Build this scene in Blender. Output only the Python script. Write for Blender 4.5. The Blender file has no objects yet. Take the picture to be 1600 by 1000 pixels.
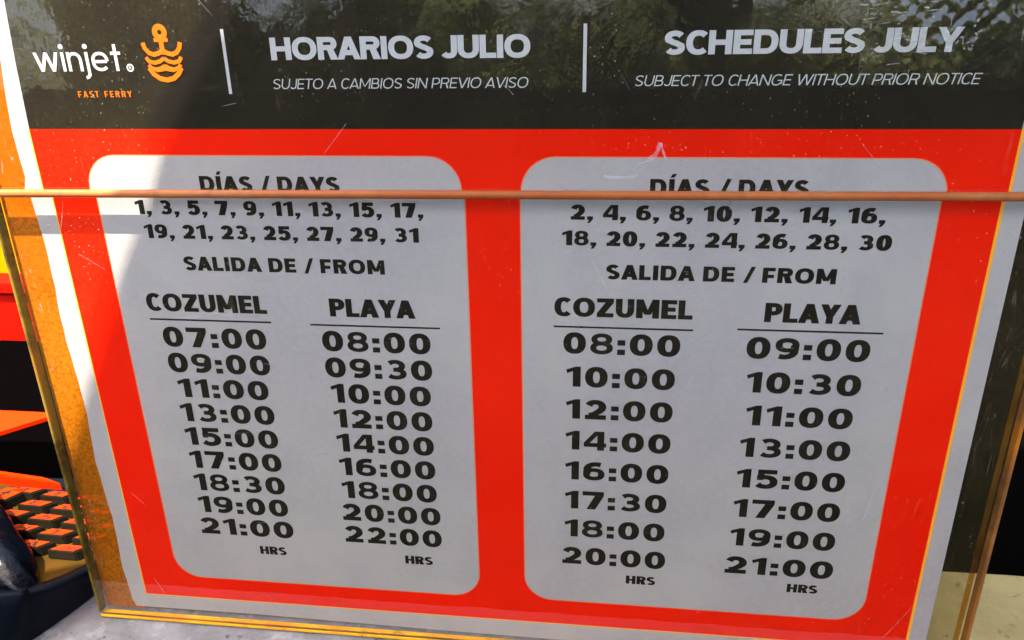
import bpy, bmesh, math, random
from mathutils import Vector, Matrix, Euler
from mathutils.geometry import tessellate_polygon
random.seed(7)
SC = bpy.context.scene
COL = SC.collection
CM = 0.01
LEAN = math.radians(8)
ROT = Matrix.Rotation(-LEAN, 3, 'X')
VB = 10.15                      # printed-sheet coordinate (cm, downwards) of the holder's foot

# ------------------------------------------------------------------ camera
cam = bpy.data.cameras.new('camera')
cam_o = bpy.data.objects.new('camera', cam); COL.objects.link(cam_o)
cam.sensor_width = 36; cam.lens = 27.25; cam.clip_start = 0.01; cam.clip_end = 500
cr = Vector((.99302, .1136, -.03189)); cu = Vector((-.02838, .49232, .86995)); cb = Vector((.11452, -.86297, .4921))
m = Matrix((cr, cu, cb)).transposed().to_4x4()
m.translation = Vector((2.2586, -18.0232, 23.3622)) * CM
cam_o.matrix_world = m
SC.camera = cam_o

# ------------------------------------------------------------------ light
SUN = Vector((-.35, -.669, 2.426)).normalized()
w = bpy.data.worlds.new('World'); SC.world = w; w.use_nodes = True
nt = w.node_tree
bg = nt.nodes['Background']
sky = nt.nodes.new('ShaderNodeTexSky'); sky.sky_type = 'NISHITA'; sky.sun_disc = False
sky.sun_elevation = math.asin(SUN.z); sky.sun_rotation = math.atan2(SUN.x, SUN.y)
sky.air_density = 1.0; sky.dust_density = 4.0; sky.ozone_density = 0.5
nt.links.new(sky.outputs[0], bg.inputs[0]); bg.inputs[1].default_value = 0.13
sl = bpy.data.lights.new('sun', 'SUN'); sl.energy = 4.3; sl.angle = math.radians(0.5); sl.color = (1, .93, .82)
so = bpy.data.objects.new('sun', sl); COL.objects.link(so)
so.rotation_euler = SUN.to_track_quat('Z', 'Y').to_euler()
SC.view_settings.view_transform = 'Standard'; SC.view_settings.look = 'None'
SC.view_settings.exposure = 2.42; SC.view_settings.gamma = 1
SC.cycles.transparent_max_bounces = 24; SC.cycles.max_bounces = 10

# ------------------------------------------------------------------ material helpers
def mat(name, col, rough=.6, spec=.5, metal=0, noise=None, bump=None, coat=0, trans=0):
    """principled material; noise=(scale, other colour, lo, hi), bump=(scale, strength)"""
    m = bpy.data.materials.new(name); m.use_nodes = True
    n = m.node_tree.nodes; l = m.node_tree.links; p = n['Principled BSDF']
    p.inputs['Base Color'].default_value = (*col, 1); p.inputs['Roughness'].default_value = rough
    p.inputs['Specular IOR Level'].default_value = spec; p.inputs['Metallic'].default_value = metal
    p.inputs['Coat Weight'].default_value = coat
    tc = n.new('ShaderNodeTexCoord')
    if noise:
        for i, (sc, c2, lo, hi) in enumerate(noise):
            t = n.new('ShaderNodeTexNoise'); t.inputs['Scale'].default_value = sc; t.inputs['Detail'].default_value = 6
            t.inputs['Roughness'].default_value = .62
            l.new(tc.outputs['Object'], t.inputs['Vector'])
            r = n.new('ShaderNodeMapRange'); r.inputs[1].default_value = lo; r.inputs[2].default_value = hi
            l.new(t.outputs['Fac'], r.inputs[0])
            mx = n.new('ShaderNodeMix'); mx.data_type = 'RGBA'
            l.new(r.outputs[0], mx.inputs[0]); mx.inputs[7].default_value = (*c2, 1)
            if i == 0: mx.inputs[6].default_value = (*col, 1)
            else: l.new(prev, mx.inputs[6])
            prev = mx.outputs[2]
        l.new(prev, p.inputs['Base Color'])
    if bump:
        for i, (sc, st, dist) in enumerate(bump):
            t = n.new('ShaderNodeTexNoise'); t.inputs['Scale'].default_value = sc; t.inputs['Detail'].default_value = 5
            l.new(tc.outputs['Object'], t.inputs['Vector'])
            b = n.new('ShaderNodeBump'); b.inputs['Strength'].default_value = st; b.inputs['Distance'].default_value = dist
            l.new(t.outputs['Fac'], b.inputs['Height'])
            if i: l.new(pb, b.inputs['Normal'])
            pb = b.outputs['Normal']
        l.new(pb, p.inputs['Normal'])
    return m

def clear_plastic(name, tint, film=(.5, .5, .48), film_amt=.02, dust_amt=.5, scratch=.4, film_var=.5, rough=.03, bumpy=.05, film2=None, ior=1.47):
    """a dusty, scratched clear sheet: transparent + fresnel gloss + a thin diffuse film, specks and hair scratches"""
    m = bpy.data.materials.new(name); m.use_nodes = True
    n = m.node_tree.nodes; l = m.node_tree.links
    n.remove(n['Principled BSDF']); out = n['Material Output']
    tc = n.new('ShaderNodeTexCoord')
    tr = n.new('ShaderNodeBsdfTransparent'); tr.inputs[0].default_value = (*tint, 1)
    gl = n.new('ShaderNodeBsdfGlossy'); gl.inputs['Roughness'].default_value = rough
    fr0 = n.new('ShaderNodeFresnel'); fr0.inputs[0].default_value = ior
    ge = n.new('ShaderNodeNewGeometry'); iv = n.new('ShaderNodeMath'); iv.operation = 'SUBTRACT'; iv.inputs[0].default_value = 1
    l.new(ge.outputs['Backfacing'], iv.inputs[1])
    fr = n.new('ShaderNodeMath'); fr.operation = 'MULTIPLY'; l.new(fr0.outputs[0], fr.inputs[0]); l.new(iv.outputs[0], fr.inputs[1])
    # slight waviness of the sheet
    tw = n.new('ShaderNodeTexNoise'); tw.inputs['Scale'].default_value = 60; tw.inputs['Detail'].default_value = 4
    l.new(tc.outputs['Object'], tw.inputs['Vector'])
    bp = n.new('ShaderNodeBump'); bp.inputs['Strength'].default_value = bumpy; bp.inputs['Distance'].default_value = .002
    l.new(tw.outputs['Fac'], bp.inputs['Height'])
    l.new(bp.outputs[0], gl.inputs['Normal'])
    # scratches: thin bands of stretched noise in three directions
    sc_out = None
    for ang, scl in ((.6, 38), (-.9, 30), (1.9, 55), (.1, 24)):
        mp = n.new('ShaderNodeMapping'); mp.inputs['Rotation'].default_value = (0, ang, 0); mp.inputs['Scale'].default_value = (1, 1, .06)
        mp.inputs['Location'].default_value = (ang * 3, 0, ang)
        l.new(tc.outputs['Object'], mp.inputs[0])
        t = n.new('ShaderNodeTexNoise'); t.inputs['Scale'].default_value = scl * 4; t.inputs['Detail'].default_value = 2; t.inputs['Distortion'].default_value = .6
        l.new(mp.outputs[0], t.inputs['Vector'])
        s = n.new('ShaderNodeMath'); s.operation = 'SUBTRACT'; s.inputs[1].default_value = .5; l.new(t.outputs['Fac'], s.inputs[0])
        a = n.new('ShaderNodeMath'); a.operation = 'ABSOLUTE'; l.new(s.outputs[0], a.inputs[0])
        r = n.new('ShaderNodeMapRange'); r.inputs[1].default_value = .0; r.inputs[2].default_value = .006; r.inputs[3].default_value = 1; r.inputs[4].default_value = 0
        l.new(a.outputs[0], r.inputs[0])
        # break them up
        t2 = n.new('ShaderNodeTexNoise'); t2.inputs['Scale'].default_value = 55 + scl; t2.inputs['Detail'].default_value = 3
        l.new(tc.outputs['Object'], t2.inputs['Vector'])
        r2 = n.new('ShaderNodeMapRange'); r2.inputs[1].default_value = .58; r2.inputs[2].default_value = .66; l.new(t2.outputs['Fac'], r2.inputs[0])
        mu = n.new('ShaderNodeMath'); mu.operation = 'MULTIPLY'; l.new(r.outputs[0], mu.inputs[0]); l.new(r2.outputs[0], mu.inputs[1])
        if sc_out is None: sc_out = mu.outputs[0]
        else:
            mm = n.new('ShaderNodeMath'); mm.operation = 'MAXIMUM'; l.new(sc_out, mm.inputs[0]); l.new(mu.outputs[0], mm.inputs[1]); sc_out = mm.outputs[0]
    ss = n.new('ShaderNodeMath'); ss.operation = 'MULTIPLY'; ss.inputs[1].default_value = scratch; l.new(sc_out, ss.inputs[0])
    # dust specks
    tcl = n.new('ShaderNodeTexNoise'); tcl.inputs['Scale'].default_value = 16; tcl.inputs['Detail'].default_value = 4; l.new(tc.outputs['Object'], tcl.inputs['Vector'])
    rcl = n.new('ShaderNodeMapRange'); rcl.inputs[1].default_value = .38; rcl.inputs[2].default_value = .62; l.new(tcl.outputs['Fac'], rcl.inputs[0])
    v = n.new('ShaderNodeTexVoronoi'); v.inputs['Scale'].default_value = 950; l.new(tc.outputs['Object'], v.inputs['Vector'])
    vr = n.new('ShaderNodeMapRange'); vr.inputs[1].default_value = .08; vr.inputs[2].default_value = .20; vr.inputs[3].default_value = 1; vr.inputs[4].default_value = 0
    l.new(v.outputs['Distance'], vr.inputs[0])
    sepc = n.new('ShaderNodeSeparateColor'); l.new(v.outputs['Color'], sepc.inputs[0])
    vk = n.new('ShaderNodeMapRange'); vk.inputs[1].default_value = .5; vk.inputs[2].default_value = 1.0; vk.inputs[4].default_value = dust_amt
    l.new(sepc.outputs[0], vk.inputs[0])
    vm0 = n.new('ShaderNodeMath'); vm0.operation = 'MULTIPLY'; l.new(vr.outputs[0], vm0.inputs[0]); l.new(vk.outputs[0], vm0.inputs[1])
    vm = n.new('ShaderNodeMath'); vm.operation = 'MULTIPLY'; l.new(vm0.outputs[0], vm.inputs[0]); l.new(rcl.outputs[0], vm.inputs[1])
    # film with blotches and grain
    tf = n.new('ShaderNodeTexNoise'); tf.inputs['Scale'].default_value = 22; tf.inputs['Detail'].default_value = 8; tf.inputs['Roughness'].default_value = .7
    l.new(tc.outputs['Object'], tf.inputs['Vector'])
    rf = n.new('ShaderNodeMapRange'); rf.inputs[1].default_value = .3; rf.inputs[2].default_value = .7
    rf.inputs[3].default_value = film_amt * (1 - film_var); rf.inputs[4].default_value = film_amt * (1 + film_var); l.new(tf.outputs['Fac'], rf.inputs[0])
    tg = n.new('ShaderNodeTexNoise'); tg.inputs['Scale'].default_value = 900; tg.inputs['Detail'].default_value = 2
    l.new(tc.outputs['Object'], tg.inputs['Vector'])
    rg = n.new('ShaderNodeMapRange'); rg.inputs[1].default_value = .3; rg.inputs[2].default_value = .7; rg.inputs[3].default_value = .7; rg.inputs[4].default_value = 1.3
    l.new(tg.outputs['Fac'], rg.inputs[0])
    fm = n.new('ShaderNodeMath'); fm.operation = 'MULTIPLY'; l.new(rf.outputs[0], fm.inputs[0]); l.new(rg.outputs[0], fm.inputs[1])
    a1 = n.new('ShaderNodeMath'); a1.operation = 'MAXIMUM'; l.new(ss.outputs[0], a1.inputs[0]); l.new(vm.outputs[0], a1.inputs[1])
    a2 = n.new('ShaderNodeMath'); a2.operation = 'MAXIMUM'; a2.use_clamp = True; l.new(a1.outputs[0], a2.inputs[0]); l.new(fm.outputs[0], a2.inputs[1])
    a3 = n.new('ShaderNodeMath'); a3.operation = 'MULTIPLY'; l.new(a2.outputs[0], a3.inputs[0]); l.new(iv.outputs[0], a3.inputs[1]); a2 = a3
    df = n.new('ShaderNodeBsdfDiffuse')
    wc = n.new('ShaderNodeMix'); wc.data_type = 'RGBA'; wc.inputs[6].default_value = (*film, 1); wc.inputs[7].default_value = (.6, .58, .52, 1)
    wk = n.new('ShaderNodeMath'); wk.operation = 'MULTIPLY'; wk.inputs[1].default_value = 2; wk.use_clamp = True; l.new(a1.outputs[0], wk.inputs[0]); l.new(wk.outputs[0], wc.inputs[0]); l.new(wc.outputs[2], df.inputs[0])
    if film2:
        mc = n.new('ShaderNodeMix'); mc.data_type = 'RGBA'; mc.inputs[6].default_value = (*film, 1); mc.inputs[7].default_value = (*film2, 1)
        t3 = n.new('ShaderNodeTexNoise'); t3.inputs['Scale'].default_value = 14; t3.inputs['Detail'].default_value = 6; l.new(tc.outputs['Object'], t3.inputs['Vector'])
        r3 = n.new('ShaderNodeMapRange'); r3.inputs[1].default_value = .4; r3.inputs[2].default_value = .62; l.new(t3.outputs['Fac'], r3.inputs[0]); l.new(r3.outputs[0], mc.inputs[0])
        l.new(mc.outputs[2], wc.inputs[6])
    mg = n.new('ShaderNodeMixShader'); l.new(fr.outputs[0], mg.inputs[0]); l.new(tr.outputs[0], mg.inputs[1]); l.new(gl.outputs[0], mg.inputs[2])
    md = n.new('ShaderNodeMixShader'); l.new(a2.outputs[0], md.inputs[0]); l.new(mg.outputs[0], md.inputs[1]); l.new(df.outputs[0], md.inputs[2])
    l.new(md.outputs[0], out.inputs[0])
    return m

# print inks and papers
WORN = (.09, .085, .08)
M = dict(
    paper=mat('white_paper', (.435, .405, .368), .75, .25, noise=[(12, (.385, .345, .34), .42, .62), (45, (.37, .355, .335), .45, .75), (500, (.44, .42, .40), .45, .9)], bump=[(25, .25, .002)]),
    red=mat('red_ink', (.90, .008, .0), .7, .02, noise=[(14, (.76, .005, .0), .35, .72), (90, (.86, .008, .0), .5, .8)]),
    yellow=mat('yellow_print_edge', (.95, .42, .03), .7, .1),
    black=mat('black_ink', (.007, .0045, .004), .7, .1, noise=[(30, (.010, .007, .005), .4, .7)]),
    letter_black=mat('black_lettering_ink', (.006, .004, .004), .7, .1, noise=[(300, (.06, .055, .05), .64, .72)]),
    letter_white=mat('white_lettering_ink', (.56, .55, .53), .7, .2),
    letter_orange=mat('orange_lettering_ink', (.80, .14, .003), .7, .1),
    front=clear_plastic('scratched_clear_acrylic', (.97, .97, .965), film=(.50, .42, .14), film_amt=.0165, dust_amt=.6, scratch=.08, bumpy=.06, ior=1.72),
    back=clear_plastic('clear_acrylic_back', (.93, .88, .78), film=(.30, .24, .12), film_amt=.02, dust_amt=.4, scratch=.3),
    amber=clear_plastic('amber_glow_acrylic', (.85, .5, .12), film=(.44, .13, .003), film2=(.34, .09, .002), film_amt=.86, dust_amt=.05, scratch=.2, film_var=.12),
    amber_faint=clear_plastic('faint_amber_glow', (.9, .7, .35), film=(.50, .24, .03), film2=(.25, .08, .01), film_amt=.22, dust_amt=.7, scratch=.8, film_var=.6),
    edge=mat('painted_glow_acrylic_edge', (.72, .30, .008), .22, .4, noise=[(60, (.80, .45, .012), .4, .6), (200, (.35, .15, .01), .58, .7)]),  # glow of light piped through the acrylic, painted into the edge colours
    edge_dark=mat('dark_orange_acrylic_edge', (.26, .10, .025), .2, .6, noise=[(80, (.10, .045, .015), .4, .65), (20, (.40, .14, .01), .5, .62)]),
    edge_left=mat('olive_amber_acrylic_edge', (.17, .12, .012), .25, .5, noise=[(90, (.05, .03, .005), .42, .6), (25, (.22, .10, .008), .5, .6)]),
    band=mat('terracotta_rubber', (.32, .075, .014), .42, .2, noise=[(9, (.40, .14, .04), .4, .65), (300, (.24, .07, .025), .5, .8)]),
    counter=mat('worn_grey_painted_concrete', (.20, .20, .205), .8, .25, noise=[(60, (.14, .135, .135), .4, .62), (14, (.235, .19, .19), .5, .66), (130, (.26, .255, .25), .56, .66), (220, (.06, .055, .05), .60, .70)], bump=[(70, .8, .003), (300, .7, .001)]),
    counter_old=mat('weathered_tan_concrete', (.27, .22, .09), .85, .2, noise=[(40, (.20, .155, .06), .4, .65), (250, (.10, .08, .04), .60, .70)], bump=[(70, .6, .002), (400, .5, .0008)]),
    navy=mat('dark_navy_plastic', (.0015, .003, .007), .5, .09, noise=[(25, (.004, .006, .009), .4, .7)], bump=[(35, .35, .003)]),
    gloss_black=mat('wrinkled_black_vinyl', (.001, .0015, .003), .16, .16, bump=[(45, .4, .004), (300, .5, .001)]),
    blackp=mat('black_plastic', (.0008, .0006, .0006), 1, .0),
    dark=mat('dark_interior', (.0012, .001, .001), 1, .0),
    key_body=mat('charcoal_key_plastic', (.010, .008, .004), .5, .2),
    key_top=mat('orange_lit_key_face', (.48, .024, .001), .6, .06, noise=[(300, (.2, .012, .001), .5, .72)]),  # orange light falling on the keys, painted into the face colour
    key_print=mat('dark_key_legend', (.012, .009, .008), .5, .3),
    olive=mat('olive_tan_plastic', (.06, .024, .002), .5, .1, noise=[(30, (.035, .02, .003), .4, .6)], bump=[(500, .3, .0004)]),
    yellow_board=mat('yellow_plastic_board', (.72, .34, .0), .7, .03, noise=[(7, (.75, .26, .0), .42, .6)]),
    red_box=mat('red_plastic', (.50, .004, .0), .7, .05, noise=[(30, (.3, .004, .0), .4, .7)]),
    red_slab=mat('red_lit_plastic', (.60, .018, .0), .6, .05),
)

# ------------------------------------------------------------------ object helpers
def link(name, me, mt, parent=None):
    o = bpy.data.objects.new(name, me); COL.objects.link(o)
    if mt: me.materials.append(mt)
    if parent: o.parent = parent
    return o
def tag(o, label, cat, group=None):
    o['label'] = label; o['category'] = cat
    if group: o['group'] = group
    return o
def empty(name, loc=(0, 0, 0), rx=0, rz=0):
    o = bpy.data.objects.new(name, None); COL.objects.link(o); o.empty_display_size = .02
    o.location = loc; o.rotation_euler = (rx, 0, rz); return o
def mesh(name, verts, faces):
    me = bpy.data.meshes.new(name); me.from_pydata(verts, [], faces); me.update(); return me
def bbox_bm(bm, x0, x1, y0, y1, z0, z1):
    vs = [bm.verts.new(c) for c in ((x0, y0, z0), (x1, y0, z0), (x1, y1, z0), (x0, y1, z0), (x0, y0, z1), (x1, y0, z1), (x1, y1, z1), (x0, y1, z1))]
    for f in ((0, 3, 2, 1), (4, 5, 6, 7), (0, 1, 5, 4), (1, 2, 6, 5), (2, 3, 7, 6), (3, 0, 4, 7)): bm.faces.new([vs[i] for i in f])
def box(name, x0, x1, y0, y1, z0, z1, mt, parent=None, bev=0, seg=2):
    """box in centimetres"""
    bm = bmesh.new(); bbox_bm(bm, *[c * CM for c in (x0, x1, y0, y1, z0, z1)])
    if bev: bmesh.ops.bevel(bm, geom=bm.edges[:], offset=bev * CM, segments=seg, affect='EDGES', profile=.5)
    me = bpy.data.meshes.new(name); bm.to_mesh(me); bm.free()
    return link(name, me, mt, parent)
def prism(name, pts, z0, z1, mt, parent=None, bev=0):
    """vertical prism over an xy polygon, centimetres"""
    bm = bmesh.new()
    a = [bm.verts.new((x * CM, y * CM, z0 * CM)) for x, y in pts]; b = [bm.verts.new((x * CM, y * CM, z1 * CM)) for x, y in pts]
    bm.faces.new(a[::-1]); bm.faces.new(b); n = len(pts)
    for i in range(n): bm.faces.new((a[i], a[(i + 1) % n], b[(i + 1) % n], b[i]))
    bmesh.ops.recalc_face_normals(bm, faces=bm.faces[:])
    if bev: bmesh.ops.bevel(bm, geom=bm.edges[:], offset=bev * CM, segments=2, affect='EDGES', profile=.5)
    me = bpy.data.meshes.new(name); bm.to_mesh(me); bm.free()
    return link(name, me, mt, parent)
def smooth(o):
    for p in o.data.polygons: p.use_smooth = True
    return o

# printed plane: x (cm) to the right, v (cm) downwards, d (cm) towards the viewer
def PP(x, v, d=0): return Vector((x * CM, -d * CM, (VB - v) * CM))

def print_shape(name, pts, d, mt, parent, thick=0.0):
    vs = [PP(x, v, d) for x, v in pts]
    tris = tessellate_polygon([vs])
    me = mesh(name, vs, [tuple(t) for t in tris])
    bm = bmesh.new(); bm.from_mesh(me)
    bm.normal_update()
    for f in bm.faces:
        if f.normal.y > 0: f.normal_flip()
    if thick:
        r = bmesh.ops.extrude_face_region(bm, geom=bm.faces[:])
        for g in r['geom']:
            if isinstance(g, bmesh.types.BMVert): g.co.y += thick * CM
    bm.to_mesh(me); bm.free()
    return link(name, me, mt, parent)

# ------------------------------------------------------------------ a stroke-built sans serif
def arc(cx, cy, rx, ry, a0, a1, n=22, p=2.25):
    out = []
    for i in range(n + 1):
        a = math.radians(a0 + (a1 - a0) * i / n); c, s = math.cos(a), math.sin(a)
        out.append((cx + rx * math.copysign(abs(c) ** (2 / p), c), cy + ry * math.copysign(abs(s) ** (2 / p), s)))
    return out
def ring(cx, cy, rx, ry, p=2.25): return ('s', arc(cx, cy, rx, ry, 0, 360, 34, p)[:-1], True)
def S(pts): return ('s', pts, False)
def Pg(*pts): return ('p', list(pts), True)
def rect(x0, y0, x1, y1): return Pg((x0, y0), (x1, y0), (x1, y1), (x0, y1))
def para(xb, xt, h, y0=0, y1=1): return Pg((xb, y0), (xb + h, y0), (xt + h, y1), (xt, y1))

WID = dict(zip('ABCDEFGHIJLMNOPRSTUVWYZ', (.92, .76, .86, .84, .64, .62, .92, .82, 0, .58, .60, 1.02, .86, .98, .72, .76, .70, .70, .80, .90, 1.36, .86, .72)))
def glyph(ch, T, t, cw, dw):
    """returns (advance width, shapes) for cap height 1; T stem, t crossbar thickness, cw width factor, dw digit width"""
    hT, ht = T / 2, t / 2
    dh = T * 1.08
    if ch in WID: W = WID[ch] * cw + (T * .35 if ch not in 'I' else 0)
    if ch == 'Í':
        return T, [rect(0, 0, T, 1), Pg((T * .15, 1.08), (T * .85, 1.08), (T * 1.35, 1.3), (T * .55, 1.3))]
    if ch == 'I': return T, [rect(0, 0, T, 1)]
    if ch == 'O': return W, [ring(W / 2, .5, W / 2 - hT, .5 - ht + .012)]
    if ch == 'C': return W * .87, [S(arc(W / 2, .5, W / 2 - hT, .5 - ht + .012, 44, 316, 30))]
    if ch == 'G': return W, [S(arc(W / 2, .5, W / 2 - hT, .5 - ht + .012, 48, 330, 30)), rect(W - T, .12, W, .5), rect(W * .55, .5 - t * .95, W - T, .5)]
    if ch == 'D':
        return W, [rect(0, 0, T, 1), S([(T, 1 - ht)] + arc(W * .5, .5, W * .5 - hT, .5 - ht, 90, -90, 24) + [(T, ht)])]
    if ch == 'H': return W, [rect(0, 0, T, 1), rect(W - T, 0, W, 1), rect(T, .5 - ht, W - T, .5 + ht)]
    if ch == 'E': return W, [rect(0, 0, T, 1), rect(T, 0, W, t), rect(T, .5 - ht, W * .93, .5 + ht), rect(T, 1 - t, W, 1)]
    if ch == 'F': return W, [rect(0, 0, T, 1), rect(T, .43 - ht, W * .92, .43 + ht), rect(T, 1 - t, W, 1)]
    if ch == 'L': return W, [rect(0, 0, T, 1), rect(T, 0, W, t)]
    if ch == 'T': return W, [rect(W / 2 - hT, 0, W / 2 + hT, 1 - t), rect(0, 1 - t, W, 1)]
    if ch == 'J': return W, [S([(W - hT, 1), (W - hT, .38)] + arc(W / 2 - hT * .2, .34, W / 2 - hT * .8, .34 - ht, 0, -150, 16))]
    if ch == 'U': return W, [S([(hT, 1), (hT, .5)] + arc(W / 2, .42, W / 2 - hT, .42 - ht, 180, 360, 20) + [(W - hT, .5), (W - hT, 1)])]
    if ch == 'A':
        return W, [para(0, W / 2 - dh / 2, dh), para(W - dh, W / 2 - dh / 2, dh), rect(dh * .75 + .02, .19, W - dh * .75 - .02, .19 + t)]
    if ch == 'V': return W, [para(W / 2 - dh / 2, 0, dh), para(W / 2 - dh / 2, W - dh, dh)]
    if ch == 'Y': return W, [rect(W / 2 - hT, 0, W / 2 + hT, .42), para(W / 2 - dh / 2, 0, dh, .38, 1), para(W / 2 - dh / 2, W - dh, dh, .38, 1)]
    if ch == 'N': return W, [rect(0, 0, T, 1), rect(W - T, 0, W, 1), Pg((W - T * 1.15, 0), (W, 0), (T * 1.15, 1), (0, 1))]
    if ch == 'M': return W, [rect(0, 0, T, 1), rect(W - T, 0, W, 1), Pg((W / 2 - hT, .2), (W / 2 + hT * .6, .2), (T * 1.05, 1), (0, 1)), Pg((W / 2 - hT * .6, .2), (W / 2 + hT, .2), (W, 1), (W - T * 1.05, 1))]
    if ch == 'W':
        q = W * .25
        return W, [para(q - dh / 2 + T * .12, 0, dh), para(q - dh / 2 + T * .12, W / 2 - dh / 2, dh), para(W - q - dh / 2 - T * .12, W / 2 - dh / 2, dh), para(W - q - dh / 2 - T * .12, W - dh, dh)]
    if ch == 'Z': return W, [rect(0, 0, W, t), rect(0, 1 - t, W, 1), Pg((0, t), (dh * 1.15, t), (W, 1 - t), (W - dh * 1.15, 1 - t))]
    if ch in 'PR':
        lo = .36 if ch == 'P' else .42
        r = (1 - lo) / 2 - ht; cy = (1 + lo) / 2
        sh = [rect(0, 0, T, 1), S([(T, 1 - ht)] + arc(W - hT - r * 1.1, cy, r * 1.1, r, 90, -90, 16) + [(T, lo + ht)])]
        if ch == 'R': sh.append(Pg((W - dh * 1.1, 0), (W + T * .08, 0), (W * .72, lo + t), (W * .72 - dh * .95, lo + t)))
        return W, sh
    if ch == 'B':
        r1 = .245 - ht * .5 ; r2 = .5 - t * 1.0
        return W, [rect(0, 0, T, 1), S([(T, 1 - ht)] + arc(W * .9 - hT - .22, .75 - ht * .45, .22, .25 - ht * .55, 90, -90, 14) + [(T, .5)]),
                   S([(T, .5)] + arc(W - hT - .25, .25 + ht * .45, .25, .25 - ht * .55, 90, -90, 14) + [(T, ht)])]
    if ch == 'S':
        rx = W / 2 - hT * .95; r = .25 - ht * .5
        top = arc(W / 2, .75 - ht * .45, rx, r, 28, 200, 14, 2.1); bot = arc(W / 2, .25 + ht * .45, rx, r, 20, -152, 14, 2.1)
        return W, [S(top + [(W * .42, .52), (W * .58, .48)] + bot)]
    if ch == '/': return .42 + T * .4, [para(0, .40, T * .8, -.04, 1.04)]
    if ch == ',': return T * .95, [Pg((0, t * 1.0), (T * .95, t * 1.0), (T * .95, t * .2), (T * .45, -.2), (0, -.2), (T * .3, 0), (0, 0))]
    if ch == '.': return T, [ring(T * .55, T * .5, T * .28, T * .28)]
    if ch == ':': return T * .98, [rect(0, .0, T * .98, .0 + t * 1.12), rect(0, .45, T * .98, .45 + t * 1.12)]
    # digits
    W = dw
    if ch == '0': return W, [ring(W / 2, .5, W / 2 - hT, .5 - ht + .015, 2.2)]
    if ch == '1':
        W = T + .28 * dw + .02
        return W, [rect(W - T, 0, W, .86), Pg((W - T, .86), (W, .86), (W, 1), (W - T * .62, 1), (0, .84), (.05, .66), (W - T, .76))]
    if ch == '2':
        r = .25; cy = 1 - ht - r
        return W, [S(arc(W * .50, cy, W * .48 - hT, r, 165, -20, 18, 2.05) + [(W * .66, .42), (W * .40, .25), (T * .58, t * .95)]), rect(.03, 0, W * .98, t)]
    if ch == '3':
        q = .88 if T > .2 else 1; a_, b_ = hT * q, ht * q; r1 = .225 - b_ * .25; r2 = .5 - b_ - r1
        c1 = 1 - b_ - r1; m_ = 1 - b_ - 2 * r1
        return W, [S(arc(W * .46, c1, W * .47 - a_, r1, 150, -72, 18, 2.05) + [(W * .36, m_)]) + (q,), S([(W * .36, m_)] + arc(W * .47, b_ + r2, W * .51 - a_, r2, 74, -150, 18, 2.05)) + (q,)]
    if ch == '4':
        return W, [rect(W * .62, 0, W * .62 + T * .9, 1), rect(0, .18, W * .62, .18 + t * .92), rect(W * .62 + T * .9, .18, W * 1.03, .18 + t * .92), Pg((0, .18 + t * .92), (T * .80, .18 + t * .92), (W * .62, .80), (W * .62, 1), (W * .50, 1))]
    if ch == '5':
        return W, [rect(W * .10, 1 - t, W * .94, 1), Pg((W * .08, .44), (W * .08 + T * .8, .44), (W * .10 + T * .85, 1 - t), (W * .10, 1 - t)),
                   S([(W * .08, .56)] + arc(W * .46, ht + .235, W * .54 - hT, .255, 95, -152, 18, 2.15))]
    if ch in '69':
        q = .88 if T > .2 else 1; a_, b_ = hT * q, ht * q
        sh = [ring(W / 2, .335, W / 2 - a_, .335 - b_) + (q,), S([(hT, .34), (hT + .01, .52)] + arc(W * .60, .55, W * .60 - hT, .45 - ht, 165, 62, 12, 2.1))]
        if ch == '9':
            sh = [(e_[0], [(W - x, 1 - y) for x, y in e_[1]]) + tuple(e_[2:]) for e_ in sh]
        return W, sh
    if ch == '7': return W, [rect(0, 1 - t, W, 1), Pg((W * .2, 0), (W * .2 + dh * 1.08, 0), (W, 1 - t), (W - dh * 1.12, 1 - t))]
    if ch == '8':
        q = .80 if T > .2 else 1; a_, b_ = hT * q, ht * q; r1 = (.47 - 2 * b_ * .45) / 2; r2 = (1 - 2 * b_) / 2 - r1
        return W, [ring(W / 2, 1 - b_ - r1, W * .46 - a_, r1, 2.1) + (q,), ring(W / 2, b_ + r2, W / 2 - a_, r2, 2.1) + (q,)]
    # lower case (x height .72)
    X = .72
    if ch == 'w':
        W = 1.02; q = W * .27
        return W, [para(q - hT, 0, dh, 0, X), para(q - hT, W / 2 - dh / 2, dh, 0, X), para(W - q - hT, W / 2 - dh / 2, dh, 0, X), para(W - q - hT, W - dh, dh, 0, X)]
    if ch == 'i': return T, [rect(0, 0, T, X), ring(hT, .93, hT * .55, hT * .55)]
    if ch == 'n': return .60, [rect(0, 0, T, X), S([(hT, .40)] + arc(.30, .40, .30 - hT, X - .40 - ht, 180, 0, 16) + [(.60 - hT, 0)])]
    if ch == 'j': return T + .04, [S([(.04 + hT, X), (.04 + hT, -.14), (.02, -.23), (-.06, -.25)]), ring(.04 + hT, .93, hT * .55, hT * .55)]
    if ch == 'e': return .70, [S(arc(.35, X / 2, .35 - hT, X / 2 - ht, 2, 318, 28)), rect(T, X / 2 - ht, .70 - T * .6, X / 2 + ht)]
    if ch == 't': return .40, [rect(.13, 0, .13 + T, 1.0), rect(0, X - t, .13, X), rect(.13 + T, X - t, .40, X)]
    if ch == '+': return .6, [rect(.3 - hT, .1, .3 + hT, .9), rect(0, .5 - ht, .3 - hT, .5 + ht), rect(.3 + hT, .5 - ht, .6, .5 + ht)]
    return .3, []

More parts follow.
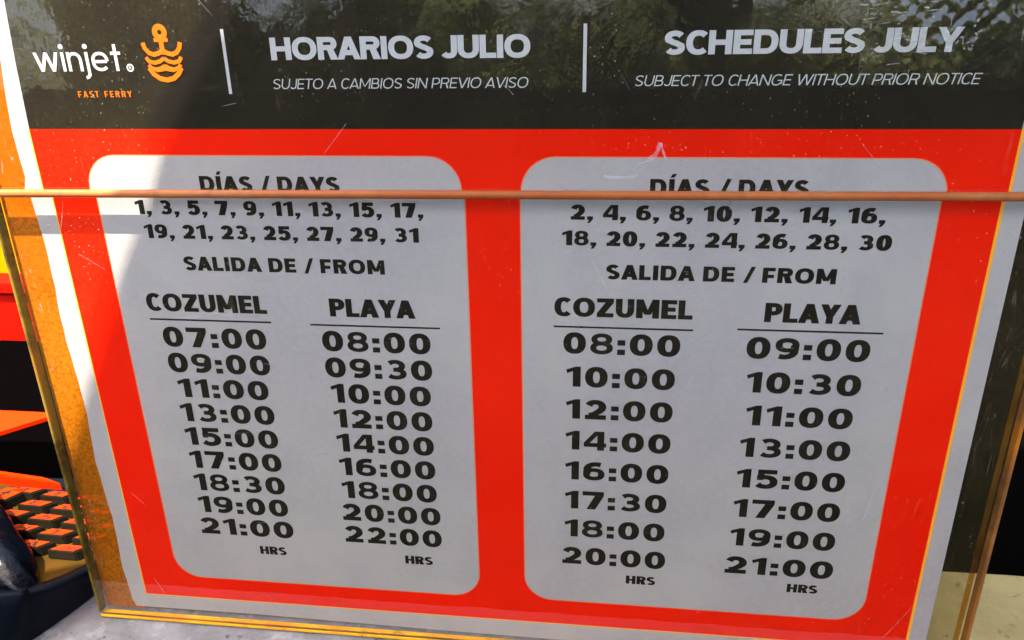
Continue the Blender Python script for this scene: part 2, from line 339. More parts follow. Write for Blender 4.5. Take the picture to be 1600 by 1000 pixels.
def strip(pts, closed, T, t, verts, faces, z):
    pts = [p for i, p in enumerate(pts) if i == 0 or (Vector(p) - Vector(pts[i - 1])).length > 1e-5]
    if closed and (Vector(pts[0]) - Vector(pts[-1])).length < 1e-5: pts.pop()
    n = len(pts); L = []; R = []
    for i in range(n):
        p = Vector(pts[i])
        a = Vector(pts[i - 1]) if (i or closed) else None; b = Vector(pts[(i + 1) % n]) if (i < n - 1 or closed) else None
        d1 = (p - a).normalized() if a is not None and (p - a).length > 1e-6 else None
        d2 = (b - p).normalized() if b is not None and (b - p).length > 1e-6 else None
        d = (d1 or d2) + (d2 or d1)
        if d.length < 1e-6: d = d2 or d1
        d.normalize(); nn = Vector((-d.y, d.x))
        h = .5 * math.sqrt((nn.x * T) ** 2 + (nn.y * t) ** 2)
        if d1 and d2: h /= max(.6, (1 + max(-1, min(1, d1.dot(d2)))) / 2) ** .5
        L.append(p + nn * h); R.append(p - nn * h)
    b0 = len(verts)
    for q in L: verts.append((q.x, q.y, z))
    for q in R: verts.append((q.x, q.y, z))
    for i in range(n if closed else n - 1):
        j = (i + 1) % n; faces.append((b0 + i, b0 + j, b0 + n + j, b0 + n + i))

def text_geo(s, T, t, cw=1, dw=.8, track=.12, space=.32):
    verts = []; faces = []; x = 0
    for ci, ch in enumerate(s):
        if ch == ' ': x += space; continue
        sb = {'A': .055, 'V': .05, 'Y': .06, 'T': .04, 'W': .03, 'J': .03, 'P': .02, 'L': .02}.get(ch, 0) if dw != 1.0 else 0
        x -= sb; W, sh = glyph(ch, T, t, cw, dw)
        for k, e_ in enumerate(sh):
            kind, pts, closed = e_[:3]; q = e_[3] if len(e_) > 3 else 1
            pts = [(px + x, py) for px, py in pts]; z = k
            if kind == 's': strip(pts, closed, T * q, t * q, verts, faces, z)
            else:
                b0 = len(verts); verts += [(px, py, z) for px, py in pts]
                for tr in tessellate_polygon([[Vector((px, py, 0)) for px, py in pts]]): faces.append(tuple(b0 + q for q in tr))
        x += W + track
        x -= sb
    return verts, faces, x - track

def lettering(s, x0, x1, vbase, h, mt, parent, d=.02, shear=0, name='lettering', **kw):
    """lay a line of type on the printed plane between x0 and x1 (cm), baseline vbase, cap height h"""
    v, f, wd = text_geo(s, **kw)
    sx = (x1 - x0) / wd
    vs = [PP(x0 + x * sx + y * h * shear, vbase - y * h, d + .0012 * z) for x, y, z in v]
    me = mesh(name, vs, f)
    bm = bmesh.new(); bm.from_mesh(me); bm.normal_update()
    for q in bm.faces:
        if q.normal.y > 0: q.normal_flip()
    bm.to_mesh(me); bm.free()
    o = link(name, me, mt, parent)
    return o

# ------------------------------------------------------------------ setting: counter, ground, dark interior
def struct(o): o['kind'] = 'structure'; return o
struct(prism('countertop', [(-75, -2.8), (75, -2.8), (75, 4.55), (30, 4.7), (17.6, 4.62), (-8, 4.7), (-12, 11), (-75, 11)], -5, 0, M['counter'], bev=.25))
# the older, tan coloured rear part of the counter right of the holder
struct(prism('counter_ledge', [(14.6, -1.6), (75, -1.6), (75, 4.4), (30, 4.55), (20, 4.40), (17.8, 4.5), (10, 4.45), (10, 1.2)], 0.02, .12, M['counter_old'], bev=.03))
g = mesh('ground', [(-150, -150, -.95), (150, -150, -.95), (150, 150, -.95), (-150, 150, -.95)], [(0, 1, 2, 3)])
struct(link('ground', g, mat('street_paving', (.10, .09, .075), .9, .2, noise=[(1.2, (.07, .065, .055), .4, .6)])))
struct(box('counter_front', -75, 75, -2.2, 2, -95, -5.01, mat('counter_render', (.10, .10, .10), .9, .2)))
# black booth interior behind the counter
struct(prism('booth_floor', [(-90, 11.5), (-12, 11.5), (-7.5, 5.2), (75, 5.2), (75, 80), (-90, 80)], -60, -14, M['dark']))
struct(box('booth_wall', -95, 85, 80, 84, -95, 90, M['dark']))

# ------------------------------------------------------------------ printed schedule
poster = tag(empty('schedule_poster', (0, 0, 0), rx=-LEAN), 'red and black printed ferry timetable sheet with white panels inside the clear holder', 'timetable')
def cut(x): return -5.74 - (x + 15.8) * .0066          # height at which the upper, slightly larger half meets the lower half
U = lambda x: x * 1.0138 - .04
random.seed(3)
# white sheet with a hand-trimmed, wavy left edge
left_low = [(-14.78 + .05 * math.sin(v * 1.3) + random.uniform(-.018, .018) + (.07 if v > 8.2 else 0), v) for v in [cut(-14.8)] + [q * .45 for q in range(-12, 22)]]
left_up = [(-14.86 + .05 * math.sin(v) + random.uniform(-.012, .012) + max(0, (-7.5 - v)) * .07, v) for v in [-13.4 + q * .45 for q in range(17)] if v < -6] + [(-14.98, cut(-15))]
sheet = [(x, v) for x, v in left_up] + left_low + [(-14.62, 9.78), (-9.95, 9.76), (-2.8, 9.86), (5, 9.9), (13.07, 9.9), (13.07, cut(13)), (13.22, cut(13)), (13.22, -13.4)]
print_shape('sheet', sheet, 0, M['paper'], poster, thick=.02)
print_shape('yellow_margin_line', [(U(-14.14), -7.6), (U(-14.14), cut(-14)), (-14.14, cut(-14)), (-14.14, 9.20), (12.54, 9.20), (12.54, cut(12)), (U(12.50), cut(12)), (U(12.50), -7.6)], .004, M['yellow'], poster)
red = print_shape('red_field', [(U(-14.10), -7.62), (U(-14.10), cut(-14)), (-14.10, cut(-14)), (-14.09, 9.15), (12.45, 9.15), (12.45, cut(12)), (U(12.42), cut(12)), (U(12.42), -7.62)], .008, M['red'], poster)
print_shape('header_band', [(-14.05, -12.9), (-14.27, -9.4), (U(-14.10), -7.60), (12.55, -7.60), (12.55, -12.9)], .010, M['black'], poster)
def rpanel(x0, x1, v0, v1, r, e=0.0):
    pts = []
    ux0, ux1 = U(x0) + .07, U(x1) - .02
    for cx, cv, a0 in ((ux0 + r, v0 + r, 180), (ux1 - r, v0 + r, 270)):
        for i in range(9):
            a = math.radians(a0 + i * 90 / 8); pts.append((cx + (r + e) * math.cos(a), cv + (r + e) * math.sin(a)))
    pts += [(ux1 + e, cut(x1)), (x1 + e, cut(x1))]
    for cx, cv, a0 in ((x1 - r, v1 - r, 0), (x0 + r, v1 - r, 90)):
        for i in range(9):
            a = math.radians(a0 + i * 90 / 8); pts.append((cx + (r + e) * math.cos(a), cv + (r + e) * math.sin(a)))
    pts += [(x0 - e, cut(x0)), (ux0 - e, cut(x0))]
    return pts
peach = mat('peach_print_edge', (.75, .25, .12), .7, .1)
for k, (x0, x1, v1, lab) in enumerate(((-12.67, -1.65, 8.2, 'odd days panel, left of the two white timetable panels'), (-.05, 10.95, 8.12, 'even days panel, right of the two white timetable panels'))):
    print_shape('panel_outline', rpanel(x0, x1, -6.84, v1, .92, .035), .012, peach, poster)
    p = print_shape('timetable_panel', rpanel(x0, x1, -6.84, v1, .92), .016, M['paper'], poster); p['label'] = lab

LW, LB, LO = M['letter_white'], M['letter_black'], M['letter_orange']
def line(s, x0, x1, v, h, mt, lab=None, **kw):
    kw.setdefault('d', .022)
    o = lettering(s, x0, x1, v, h, mt, poster, **kw)
    return o
HEAD = dict(T=.27, t=.225, cw=1.04, track=.05, space=.34)
line('HORARIOS JULIO', -6.76, .24, -9.42, .57, LW, **HEAD)
line('SCHEDULES JULY', 3.65, 10.72, -9.45, .57, LW, **HEAD)
THIN = dict(T=.11, t=.095, cw=.98, track=.12, space=.38, shear=.21)
line('SUJETO A CAMBIOS SIN PREVIO AVISO', -6.82, .15, -8.67, .265, LW, **THIN)
line('SUBJECT TO CHANGE WITHOUT PRIOR NOTICE', 2.93, 11.31, -8.69, .265, LW, **THIN)
line('winjet', -13.68, -11.08, -9.18, .70, LW, T=.125, t=.115, track=.11, name='brand_lettering')
# small registered ring after the word
v, f = [], []
strip(arc(0, 0, .085, .085, 0, 360, 20, 2)[:-1], True, .04, .04, v, f, 0); strip([(-.02, -.03), (-.02, .035), (.02, .02), (-.01, 0), (.025, -.03)], False, .02, .02, v, f, 1)
print_ring = mesh('registered_mark', [PP(-10.86 + x, -9.26 - y, .022) for x, y, z in v], f); link('registered_mark', print_ring, LW, poster)
line('FAST FERRY', -12.57, -10.97, -8.48, .165, LO, T=.16, t=.14, cw=.72, track=.34, space=.62, name='tagline_lettering')
for x0, x1, xt in ((-8.10, -8.01, -8.03), (1.60, 1.69, 1.65)):
    print_shape('divider_line', [(x0, -10.22), (x1, -10.22), (x1, -8.55), (x0, -8.55)], .02, LW, poster)

# orange anchor emblem made of waves (centre -9.83, top -10.34, bottom -8.90)
v, f = [], []
def astrip(pts, wd, closed=False, z=0): strip(pts, closed, wd, wd, v, f, z)
astrip(arc(0, 1.26, .135, .135, 0, 360, 22, 2)[:-1], .145, True, 0)              # ring
astrip([(-.20, 1.065), (.20, 1.065)], .10, False, 1)                              # crossbar
astrip([(0, 1.12), (0, .70)], .13, False, 2)                                      # shank
for i, (yy, hw, sag, wd) in enumerate(((.80, .54, .24, .115), (.57, .51, .13, .10), (.38, .46, .10, .10))):
    for sgn in (-1, 1):
        if i == 0: pts = [(sgn * .54, 1.0), (sgn * .50, .86), (sgn * .40, .745), (sgn * .27, .70), (sgn * .13, .73), (0, .80)]
        else: pts = [(sgn * hw, yy + .06), (sgn * hw * .86, yy - sag * .35), (sgn * hw * .55, yy - sag * .62), (sgn * hw * .25, yy - sag * .35), (0, yy + .03)]
        astrip(pts, wd, False, 3 + i)
astrip([(-.47, .36), (-.36, .20), (-.20, .085), (0, .045), (.20, .085), (.36, .20), (.47, .36)], .125, False, 7)   # hull
astrip([(-.44, .37), (-.22, .30), (0, .335), (.22, .30), (.44, .37)], .10, False, 8)
me = mesh('anchor_logo', [PP(-9.83 + x * 1.0, -8.885 - y * 1.02, .022 + .0012 * z) for x, y, z in v], f)
link('anchor_logo', me, LO, poster)

HD = dict(T=.295, t=.23, cw=.93, dw=.72, track=.13, space=.36)
line('DÍAS / DAYS', -9.39, -5.22, -5.83, .45, LB, **HD)
line('DÍAS / DAYS', 3.46, 7.61, -5.83, .46, LB, **HD)
DT = dict(T=.335, t=.235, dw=.80, track=.11, space=.42)
line('1, 3, 5, 7, 9, 11, 13, 15, 17,', -11.53, -2.84, -5.13, .43, LB, **DT)
line('19, 21, 23, 25, 27, 29, 31', -11.39, -3.01, -4.40, .43, LB, **DT)
line('2, 4, 6, 8, 10, 12, 14, 16,', 1.32, 9.66, -5.14, .43, LB, **DT)
line('18, 20, 22, 24, 26, 28, 30', 1.09, 9.92, -4.40, .43, LB, **DT)
line('SALIDA DE / FROM', -10.31, -4.09, -3.41, .44, LB, **HD)
line('SALIDA DE / FROM', 2.36, 8.62, -3.42, .44, LB, **HD)
CZ = dict(T=.30, t=.22, cw=.90, track=.09, space=.3)
line('COZUMEL', -11.78, -7.90, -2.06, .58, LB, **CZ); line('PLAYA', -5.89, -3.29, -2.04, .58, LB, **CZ)
line('COZUMEL', .89, 4.83, -2.26, .58, LB, **CZ); line('PLAYA', 6.84, 9.41, -2.25, .58, LB, **CZ)
for x0, x1, vv in ((-11.77, -7.81, -1.78), (-6.57, -2.53, -1.75), (.87, 4.89, -1.93), (6.12, 10.10, -2.0)):
    print_shape('underline', [(x0, vv - .028), (x1, vv - .028), (x1, vv + .028), (x0, vv + .028)], .02, LB, poster)
TM = dict(T=.35, t=.23, dw=1.0, track=.19)
TW = {'0': 0, '1': 1}
cols = [(-9.75, -.86, .891, '07:00 09:00 11:00 13:00 15:00 17:00 18:30 19:00 21:00', -8.90, 7.0),
        (-4.55, -.89, .893, '08:00 09:30 10:00 12:00 14:00 16:00 18:00 20:00 22:00', -3.70, 7.01),
        (2.86, -1.08, 1.092, '08:00 10:00 12:00 14:00 16:00 17:30 18:00 20:00', 3.79, 7.24),
        (8.13, -1.11, 1.092, '09:00 10:30 11:00 13:00 15:00 17:00 19:00 21:00', 8.96, 7.15)]
for cx, v0, dv, rows, hx, hv in cols:
    for i, s in enumerate(rows.split()):
        _, _, wd = text_geo(s, **TM)
        ww = {'0': 3.40, '2': 3.38, '1': 3.22}[s[0]] - (.16 if s[:2] == '11' else 0)
        line(s, cx - ww / 2, cx + ww / 2, v0 + dv * i, .67, LB, name='time_lettering', **TM)
    line('HRS', hx - .48, hx + .48, hv, .33, LB, T=.30, t=.22, cw=.86, track=.08, name='hours_lettering')

# ------------------------------------------------------------------ clear acrylic holder
holder = tag(empty('sign_holder', (0, 0, 0), rx=-LEAN), 'scratched clear acrylic sign holder with painted amber edge glow leaning back on the grey counter', 'sign holder')
def lbox(name, x0, x1, va, vb, d0, d1, mt, parent, bev=0):
    return box(name, x0, x1, -d1, -d0, VB - vb, VB - va, mt, parent, bev)
lbox('front_panel', -15.84, 14.08, -13.8, 9.93, .06, .32, M['front'], holder)
lbox('back_panel', -15.84, 14.08, -13.8, 9.93, -.40, -.10, M['back'], holder)
lbox('painted_glow_strip', 13.93, 14.08, -8, 9.9, -.09, -.03, M['amber_faint'], holder)  # gold streak of reflected light, painted as a faint amber strip
lbox('painted_glow_strip', -15.84, -14.35, -13.6, 9.9, -.09, -.03, M['amber'], holder)  # golden glow in the side gap, painted as an amber strip
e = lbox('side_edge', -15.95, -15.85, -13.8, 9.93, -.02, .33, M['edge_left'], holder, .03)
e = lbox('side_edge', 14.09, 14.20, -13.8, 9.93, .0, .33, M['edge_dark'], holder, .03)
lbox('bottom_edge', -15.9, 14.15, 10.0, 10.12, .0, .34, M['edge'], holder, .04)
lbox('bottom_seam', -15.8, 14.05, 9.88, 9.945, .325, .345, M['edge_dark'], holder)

# ------------------------------------------------------------------ rubber cord round the holder
bm = bmesh.new()
def tube(bm, path, r, seg=14, closed=False, rz=1.0):
    rings = []
    n = len(path)
    for i, p in enumerate(path):
        a = path[i - 1] if (i or closed) else p; b = path[(i + 1) % n] if (i < n - 1 or closed) else p
        d = (b - a).normalized(); up = Vector((0, 0, 1)); s = d.cross(up).normalized(); u = s.cross(d)
        rr = r[i] if isinstance(r, list) else r
        rings.append([bm.verts.new(p + s * math.cos(2 * math.pi * k / seg) * rr + u * math.sin(2 * math.pi * k / seg) * rr * rz) for k in range(seg)])
    for i in range(n if closed else n - 1):
        A, B = rings[i], rings[(i + 1) % n]
        for k in range(seg): bm.faces.new((A[k], A[(k + 1) % seg], B[(k + 1) % seg], B[k]))
    if not closed: bm.faces.new(rings[0][::-1]); bm.faces.new(rings[-1])
    return rings
def bandv(x): return -5.81 - (x + 15.8) * .0066
path = []
r_ = .14
for i in range(25): x = -16.0 + 30.2 * i / 24; path.append(PP(x, bandv(x), .46))
for a in (30, 60, 90): path.append(PP(14.3 + .12 * math.sin(math.radians(a)), bandv(14.3), .34 + .12 * math.cos(math.radians(a))))
for a in (0, 45, 90): path.append(PP(14.42 - .12 * math.sin(math.radians(a)) , bandv(14.3), -.42 - .12 * math.sin(math.radians(a)) ))
for i in range(12): x = 14.1 - 29.9 * i / 11; path.append(PP(x, bandv(x), -.56))
for a in (45, 90): path.append(PP(-16.05 - .14 * math.sin(math.radians(a)), bandv(-16), -.56 + .2 * (1 - math.cos(math.radians(a)))))
path.append(PP(-16.19, bandv(-16), .32))
tube(bm, path, .118 * CM, 14, True)
bmesh.ops.recalc_face_normals(bm, faces=bm.faces[:])
me = bpy.data.meshes.new('rubber_cord'); bm.to_mesh(me); bm.free()
cord = smooth(link('rubber_cord', me, M['band'])); cord.rotation_euler = (-LEAN, 0, 0)
tag(cord, 'thin orange brown cord stretched straight across the front of the timetable', 'cord')

# ------------------------------------------------------------------ keyboard left of the holder
KP = Vector((-18.3, 1.5, 1.85)); KA, KB = -.10, -.30
def kz(x, y, dz=0): return KP.z + KA * (x - KP.x) + KB * (y - KP.y) + dz
def kprism(name, pts, d0, d1, mt, parent, taper=0, bev=0, org=(0, 0)):
    cx = sum(p[0] for p in pts) / len(pts); cy = sum(p[1] for p in pts) / len(pts)
    bm = bmesh.new()
    a = [bm.verts.new(Vector((x, y, kz(x, y, d0))) * CM) for x, y in pts]
    b = [bm.verts.new(Vector((cx + (x - cx) * (1 - taper), cy + (y - cy) * (1 - taper), kz(x, y, d1))) * CM) for x, y in pts]
    bm.faces.new(a[::-1]); bm.faces.new(b); n = len(pts)
    for i in range(n): bm.faces.new((a[i], a[(i + 1) % n], b[(i + 1) % n], b[i]))
    bmesh.ops.recalc_face_normals(bm, faces=bm.faces[:])
    if bev: bmesh.ops.bevel(bm, geom=bm.edges[:], offset=bev * CM, segments=2, affect='EDGES')
    me = bpy.data.meshes.new(name); bm.to_mesh(me); bm.free()
    return link(name, me, mt, parent)
kb = tag(empty('keyboard', (0, 0, 0)), 'keypad with raised dark keys and orange light painted on the key faces in the dark navy case', 'keyboard')
kprism('body', [(-26, -2.6), (-18.9, -2.2), (-17.4, -1.2), (-16.9, -.5), (-16.5, .5), (-15.2, 4.2), (-16, 5.6), (-27, 5.6)], -.75, -.45, M['olive'], kb, bev=.05)
kprism('back_ridge', [(-27, 5.65), (-21.2, 5.65), (-22.2, 5.98), (-27, 6.05)], -.8, .05, M['red_slab'], kb, bev=.05)  # red light on the keypad's back edge painted as colour
def key(x, y, sx, sy, ch=None, lab=None):
    pts = [(x - sx / 2 - .14, y - sy / 2), (x + sx / 2 - .14, y - sy / 2 + .10), (x + sx / 2 + .14, y + sy / 2 + .10), (x - sx / 2 + .14, y + sy / 2)]
    k = kprism('key', pts, -.45, 0.0, M['key_body'], kb, taper=.10, bev=.04)
    pt = [(x + (px - x) * .74, y + (py - y) * .66) for px, py in pts]
    kprism('key_face', pt, .004, .016, M['key_top'], k)
    if ch:
        vv, ff, wd = text_geo(ch, T=.22, t=.20, track=.12)
        h = sy * .52; s = sx * .52 / max(wd, 1.1)
        vs = []
        for a, b, z in vv:
            px = x - sx * .22 + a * s + b * .10; py = y - h * .45 + b * h
            vs.append(Vector((px, py, kz(px, py, .026))) * CM)
        link('key_legend', mesh('key_legend', vs, ff), M['key_print'], k)
    return k
for r in range(6):
    for c in range(-2, 6):
        x = -17.62 - 1.12 * r - 1.40 * c; y = 1.18 + .90 * r - .02 * c
        if y > 5.3 or x < -25.5 or x > -15.9 + y * .3 - .9: continue
        if r in (3, 4) and c in (1,): 
            if r == 3: key(x + .1 - .35, y + .45, 1.12, 1.5, '+')
            continue
        key(x, y, 1.12, .60, {(0, 0): 'OFF', (0, 1): 'A', (1, 0): '1', (1, 1): 'H', (2, 0): '5', (2, 1): 'S', (3, 0): 'E', (3, -1): 'C', (2, -1): 'F'}.get((r, c), 'T'))

# navy case round the keyboard: a flaring wall
case = tag(empty('navy_case', (0, 0, 0)), 'dark navy plastic case with a raised front wall holding the keypad', 'case')
top = [(-28, -6.0), (-18.5, -1.75), (-17.35, -1.2), (-16.75, -.55), (-16.3, .5), (-14.7, 4.6), (-13.6, 7.6)]
bot = [(-27, -7.2), (-19.4, -3.6), (-17.95, -1.55), (-17.35, -.5), (-16.75, .75), (-15.2, 4.4), (-14.2, 7.2)]
def loft(name, lines, mt, parent, sub=1):
    n = len(lines[0]); vs = [Vector(p) * CM for L in lines for p in L]
    fs = [(i * n + j, i * n + j + 1, (i + 1) * n + j + 1, (i + 1) * n + j) for i in range(len(lines) - 1) for j in range(n - 1)]
    o = link(name, mesh(name, vs, fs), mt, parent)
    bm = bmesh.new(); bm.from_mesh(o.data); bmesh.ops.recalc_face_normals(bm, faces=bm.faces[:]); bm.to_mesh(o.data); bm.free()
    return smooth(o)
def dens(P, k=4):
    out = []
    n = len(P)
    for i in range(n - 1):
        p0, p1, p2, p3 = P[max(i - 1, 0)], P[i], P[i + 1], P[min(i + 2, n - 1)]
        for j in range(k):
            t = j / k
            out.append(tuple(.5 * (2 * b + (c - a) * t + (2 * a - 5 * b + 4 * c - d) * t * t + (3 * b - a - 3 * c + d) * t ** 3) for a, b, c, d in zip(p0, p1, p2, p3)))
    out.append(P[-1]); return out
top, bot = dens(top), dens(bot)
H = lambda x, y: kz(x, y, -.30)
inn = [(x - .35, y + .30) for x, y in top]
prof = []
for f_, off in ((0, 0), (.12, .10), (.5, .06), (.85, .02)):
    prof.append([(b[0] + (t[0] - b[0]) * f_ + off * .5, b[1] + (t[1] - b[1]) * f_ - off * .5, f_ * H(*t)) for b, t in zip(bot, top)])
prof.append([(t[0] + .03, t[1] - .03, H(*t) - .05) for t in top])
prof.append([(t[0] - .04, t[1] + .03, H(*t) + .02) for t in top])
prof.append([(i_[0], i_[1], H(*i_)) for i_ in inn])
prof.append([(i_[0] - .04, i_[1] + .05, H(*i_) - .5) for i_ in inn])
loft('case_wall', prof, M['navy'], case)
prism('case_base', [(-28, -5.5), (-19.6, -3.0), (-18.2, -1.2), (-17.0, .9), (-15.6, 4.4), (-14.6, 7.0), (-28, 7.2)], .01, .55, M['navy'], case)

# wrinkled black handle lying over the corner of the case
def lumpy(name, path, rad, mt, parent=None, amp=.08, seg=22, seed=1):
    bm = bmesh.new(); pts = dens(path, 6); rr = dens([(r,) for r in rad], 6)
    rings = tube(bm, [Vector(p) * CM for p in pts], [r[0] * CM for r in rr], seg, False, .8)
    rnd = random.Random(seed)
    ph = [rnd.uniform(0, 6) for _ in range(8)]
    for i, R_ in enumerate(rings):
        c = sum((q.co for q in R_), Vector()) / seg
        for k, q in enumerate(R_):
            a = 2 * math.pi * k / seg
            q.co = c + (q.co - c) * (1 + amp * math.sin(3 * a + ph[0] + i * .25) + amp * .7 * math.sin(5 * a + ph[1] - i * .5) + amp * .5 * math.sin(i * .9 + ph[2]))
    bmesh.ops.recalc_face_normals(bm, faces=bm.faces[:])
    me = bpy.data.meshes.new(name); bm.to_mesh(me); bm.free()
    return smooth(link(name, me, mt, parent))
hd = tag(empty('padded_handle', (0, 0, 0)), 'wrinkled glossy black handle lying across the corner of the navy case', 'handle')
lumpy('grip', [(-24.5, 3.6, 2.6), (-21.6, 1.6, 2.65), (-19.8, .25, 2.5), (-18.2, -.75, 2.15), (-17.5, -1.1, 1.85)], [1.0, 1.05, 1.05, .72, .30], M['gloss_black'], hd, .06, seed=2)
lumpy('crumpled_cover', [(-24.5, .6, 1.7), (-21.5, -.7, 1.9), (-19.4, -1.3, 1.75), (-18.1, -1.3, 1.55)], [1.1, 1.0, .75, .2], M['gloss_black'], hd, .13, seed=5)

# boxes and boards behind the keyboard
bb = tag(empty('black_box', (0, 0, 0)), 'black box with a thin red slab on top standing behind the keypad', 'box')
prism('box_body', [(-30, 6.25), (-23.9, 6.25), (-22.2, 6.35), (-14, 6.35), (-14, 14.5), (-30, 14.5)], .01, 2.7, M['blackp'], bb, bev=.1)
prism('red_top', [(-30, 4.2 + 2.5), (-24.1, 6.35), (-22.4, 7.75), (-22.3, 8.0), (-30, 8.0)], 2.72, 3.0, M['red_slab'], bb, bev=.05)
tray = prism('black_shelf', [(-60, 15), (-13, 15), (-13, 40), (-60, 40)], -5, .22, M['blackp']); tag(tray, 'black shelf under the red box at the far left', 'shelf')
rb = tag(empty('red_box', (0, 0, 0)), 'red plastic box with a darker lid line below the yellow board at the left', 'box')
box('box_body', -55, -24.2, 16, 16.9, .24, 4.6, M['red_box'], rb, .15)
box('lid', -55.2, -24.0, 15.8, 17, 4.75, 5.5, M['red_box'], rb, .12)
yb = box('yellow_board', -75, -26, 27, 27.6, -2, 40, M['yellow_board'], None, .1)
tag(yb, 'bright yellow orange plastic board behind the red box at the left edge', 'board')

# ------------------------------------------------------------------ added unseen shade caster, its edge shaped for the shadow on the sheet
Z = 45
edge = [(-27.5, -14.8), (-25, -12.6), (-21.6, -10), (-19.6, -8.7), (-18.6, -8.1), (-16.9, -7.0), (-15.4, -6.2), (-14.5, -5.6), (-13.5, -5.1), (-12.4, -4.6), (-10.5, -3.7), (-6, -1.2), (2, 4), (16, 12), (40, 18)]
s = prism('shade_caster', edge + [(44, 10), (34, -16), (-26, -16.5)], Z, Z + 1.2, mat('caster_grey', (.30, .29, .28), .9, .1), None, .2)
tag(s, 'added unseen shade caster with a curved edge above the counter front', 'shade_caster')

# ------------------------------------------------------------------ the street side: palms and hedge that the glossy panel mirrors
leaf_m = mat('palm_leaf', (.30, .32, .03), .5, .4, noise=[(2.5, (.045, .06, .012), .4, .6)])
hedge_m = mat('hedge_leaf', (.05, .06, .015), .6, .3, noise=[(1.5, (.02, .028, .01), .4, .6)])
bark_m = mat('palm_bark', (.16, .12, .08), .9, .1)
def polar(az, r): a = math.radians(az); return Vector((math.sin(a) * r, -math.cos(a) * r, 0))
rnd = random.Random(11)
def palm(az, r, h, label, n=13, fl=1.5):
    base = polar(az, r); base.z = -.95
    t = tag(empty('palm_tree', base), label, 'palm tree', 'palms along the street')
    bm = bmesh.new()
    tube(bm, [Vector((.05 * i * math.sin(r), 0, h * i / 8)) for i in range(9)], [.13 - .007 * i for i in range(9)], 10)
    me = bpy.data.meshes.new('trunk'); bm.to_mesh(me); bm.free(); smooth(link('trunk', me, bark_m, t))
    c = Vector((.05 * 8 * math.sin(r), 0, h))
    vs, fs = [], []
    for k in range(n):
        a = 2 * math.pi * k / n + rnd.uniform(-.2, .2); e0 = rnd.uniform(.1, 1.1); L = fl * rnd.uniform(.8, 1.1)
        p = c.copy(); d = Vector((math.cos(a) * math.cos(e0), math.sin(a) * math.cos(e0), math.sin(e0)))
        side = Vector((-math.sin(a), math.cos(a), 0)); N = 16
        for i in range(N):
            q = p + d * L / N; d = (d + Vector((0, 0, -.16))).normalized()
            w_ = .32 * fl * math.sin(math.pi * (i + 1.2) / (N + 1.5))
            for sg in (-1, 1):
                tip = (p + q) / 2 + side * sg * w_ + d * .12 - Vector((0, 0, .35 * w_))
                b0 = len(vs); vs += [p, p.lerp(q, .55), tip]; fs.append((b0, b0 + 1, b0 + 2))
            p = q
    link('fronds', mesh('fronds', vs, fs), leaf_m, t)
palm(-1.5, 5.2, 1.9, 'yellow green palm across the street, directly behind the viewer')
palm(-20, 7.0, 2.6, 'tall palm across the street left of the viewer')
palm(19, 6.0, 2.1, 'palm across the street right of the viewer')
palm(-41.5, 4.5, 1.55, 'low palm at the left end of the hedge')
hp = tag(empty('hedge', (0, 0, 0)), 'dark clipped hedge running along the far side of the street', 'hedge')
vs, fs = [], []
for k in range(16000):
    az = rnd.uniform(-36.5, 55); r = rnd.uniform(7.6, 9.4) ; top_ = 1.7 + .35 * math.sin(az * .35) + .2 * math.sin(az * 1.1)
    p = polar(az, r); p.z = -.95 + (top_ + .95) * rnd.random() ** .8
    s_ = rnd.uniform(.05, .12)
    a = Vector([rnd.uniform(-1, 1) for _ in range(3)]).normalized() * s_; b = Vector([rnd.uniform(-1, 1) for _ in range(3)]).normalized() * s_ * .6
    b0 = len(vs); vs += [p - a, p + b, p + a, p - b]; fs.append((b0, b0 + 1, b0 + 2, b0 + 3))
link('foliage', mesh('foliage', vs, fs), hedge_m, hp)
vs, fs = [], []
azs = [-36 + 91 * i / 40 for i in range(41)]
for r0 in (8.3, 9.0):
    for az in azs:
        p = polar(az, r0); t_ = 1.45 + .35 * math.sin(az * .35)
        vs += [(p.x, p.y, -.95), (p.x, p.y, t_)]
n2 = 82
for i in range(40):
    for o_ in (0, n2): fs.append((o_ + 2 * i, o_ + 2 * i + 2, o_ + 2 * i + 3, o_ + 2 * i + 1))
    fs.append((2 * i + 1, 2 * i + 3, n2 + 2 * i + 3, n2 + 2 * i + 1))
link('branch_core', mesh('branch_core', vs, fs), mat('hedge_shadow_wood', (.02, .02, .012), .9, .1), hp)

# added unseen dark board, keeps low light off the bottom of the sheet
bp_ = tag(empty('blocker_board', (0, 0, 0)), 'added unseen dark board blocking low light on the customer side of the counter', 'light_blocker')
box('board_panel', -60, 60, -29.5, -28, -80, 20.5, mat('dark_blocker_paint', (.008, .007, .007), .9, .1), bp_, .3)
for x in (-55, 55): box('foot', x - 3, x + 3, -42, -20, -95, -80.2, M['blackp'], bp_, .3)

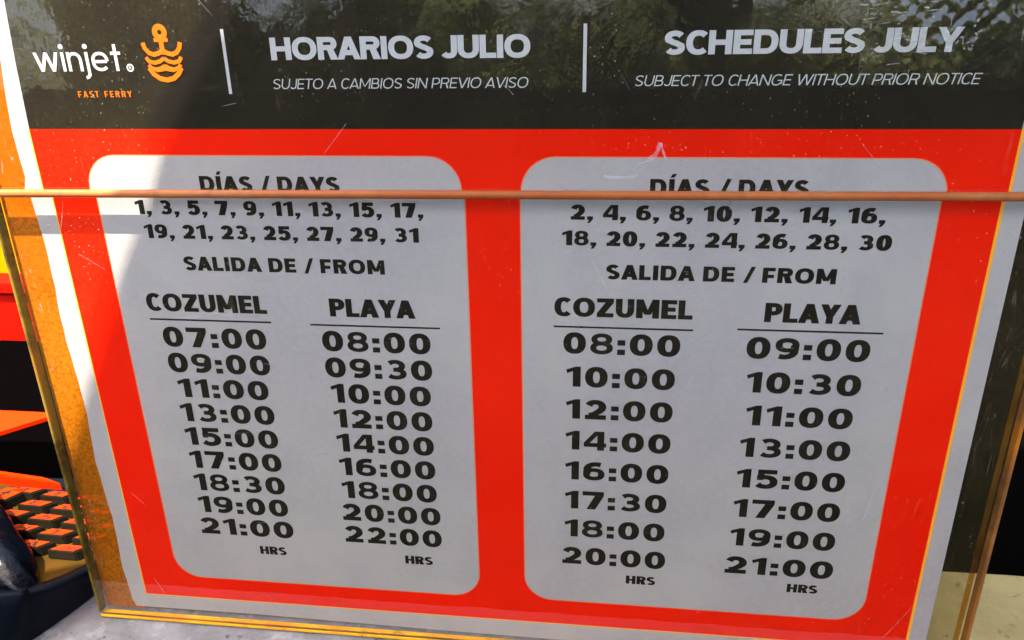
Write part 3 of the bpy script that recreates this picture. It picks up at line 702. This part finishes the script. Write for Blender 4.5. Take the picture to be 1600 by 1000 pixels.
# ------------------------------------------------------------------ crumpled clear film added on the header to catch sky glints
def crumple(name, x0, x1, v0, v1, nx, ny, amp, seed):
    r = random.Random(seed); fs = []; pts = []
    wv = [(r.uniform(-1, 1), r.uniform(-1, 1), r.uniform(3, 16), r.uniform(0, 6)) for _ in range(11)]
    for j in range(ny + 1):
        for i in range(nx + 1):
            x = x0 + (x1 - x0) * i / nx; y = v0 + (v1 - v0) * j / ny
            h_ = sum(abs(math.sin((a * x + b * y) * f_ + ph)) / f_ for a, b, f_, ph in wv)
            fx = .10 * math.sin(y * 5 + seed) if i in (0, nx) else 0; fy = .08 * math.sin(x * 6) if j in (0, ny) else 0
            ed = min(i, nx - i) / nx * 2 * min(j, ny - j) / ny * 2
            pts.append(PP(x + fx, y + fy, .335 + amp * h_ * min(1, ed * 2.5)))
    for j in range(ny):
        for i in range(nx): a = j * (nx + 1) + i; fs.append((a, a + nx + 1, a + nx + 2, a + 1))
    me = mesh(name, pts, fs); return smooth(link(name, me, M['glint_film'], holder))
M['glint_film'] = clear_plastic('crumpled_glint_film', (.97, .97, .97), film=(.5, .5, .5), film_amt=.006, dust_amt=.3, scratch=.1, bumpy=.5, rough=.06, ior=1.75)
tp = crumple('glint_film_patch', 8.3, 12.0, -12.6, -8.9, 90, 90, .07, 4)

# ------------------------------------------------------------------ scuffs and painted glints on the face of the holder
M['scuff_glint'] = clear_plastic('scuff_glint_acrylic', (.98, .98, .98), film=(.62, .60, .58), film_amt=.30, dust_amt=.2, scratch=.5, film_var=.9)
def scuff_glint(paths, name='scuff_mark'):
    v, f = [], []
    for i, (p, wd) in enumerate(paths): strip(p, False, wd, wd, v, f, i)
    o = link(name, mesh(name, [PP(x, y, .325 + .0015 * z) for x, y, z in v], f), M['scuff_glint'], holder)
    if len(paths) > 10: o['kind'] = 'stuff'
scuff_glint([([(2.20, -6.44), (2.45, -6.37), (2.8, -6.40), (3.12, -6.41)], .07), ([(3.10, -6.42), (3.0, -6.58), (3.08, -6.72), (3.25, -6.80), (3.48, -6.84)], .035)])
scuff_glint([([(3.35, -6.86), (3.55, -6.98), (3.66, -7.30)], .10), ([(3.66, -7.30), (3.74, -7.05), (3.82, -6.88)], .06)])
rs = random.Random(21)
gl_ = []
for i in range(46):
    x = rs.gauss(9.0, .75); y = rs.gauss(-10.25, .55); a = rs.choice((0.05, -.1, .15, 1.5)); L = rs.uniform(.05, .32)
    gl_.append(([(x, y), (x + L * .5 * math.cos(a), y + L * .5 * math.sin(a) + rs.uniform(-.01, .01)), (x + L * math.cos(a), y + L * math.sin(a))], rs.uniform(.012, .03)))
for i in range(14):
    x = rs.gauss(10.75, .18); y = rs.gauss(-9.75, .28); gl_.append(([(x, y), (x + rs.uniform(.03, .10), y + rs.uniform(-.08, .08))], rs.uniform(.03, .06)))
scuff_glint(gl_, 'glint_scratch_cluster')  # header glints and scratches painted as pale strips
gl_ = []
for i in range(34):
    x = rs.uniform(-14, 12.4); y = rs.uniform(-11.5, 9); a = rs.gauss(.6, .9); L = rs.uniform(.3, 1.5)
    gl_.append(([(x, y), (x + L * .5 * math.cos(a) + rs.uniform(-.03, .03), y + L * .5 * math.sin(a)), (x + L * math.cos(a), y + L * math.sin(a))], rs.uniform(.006, .012)))
scuff_glint(gl_, 'hair_scratches')
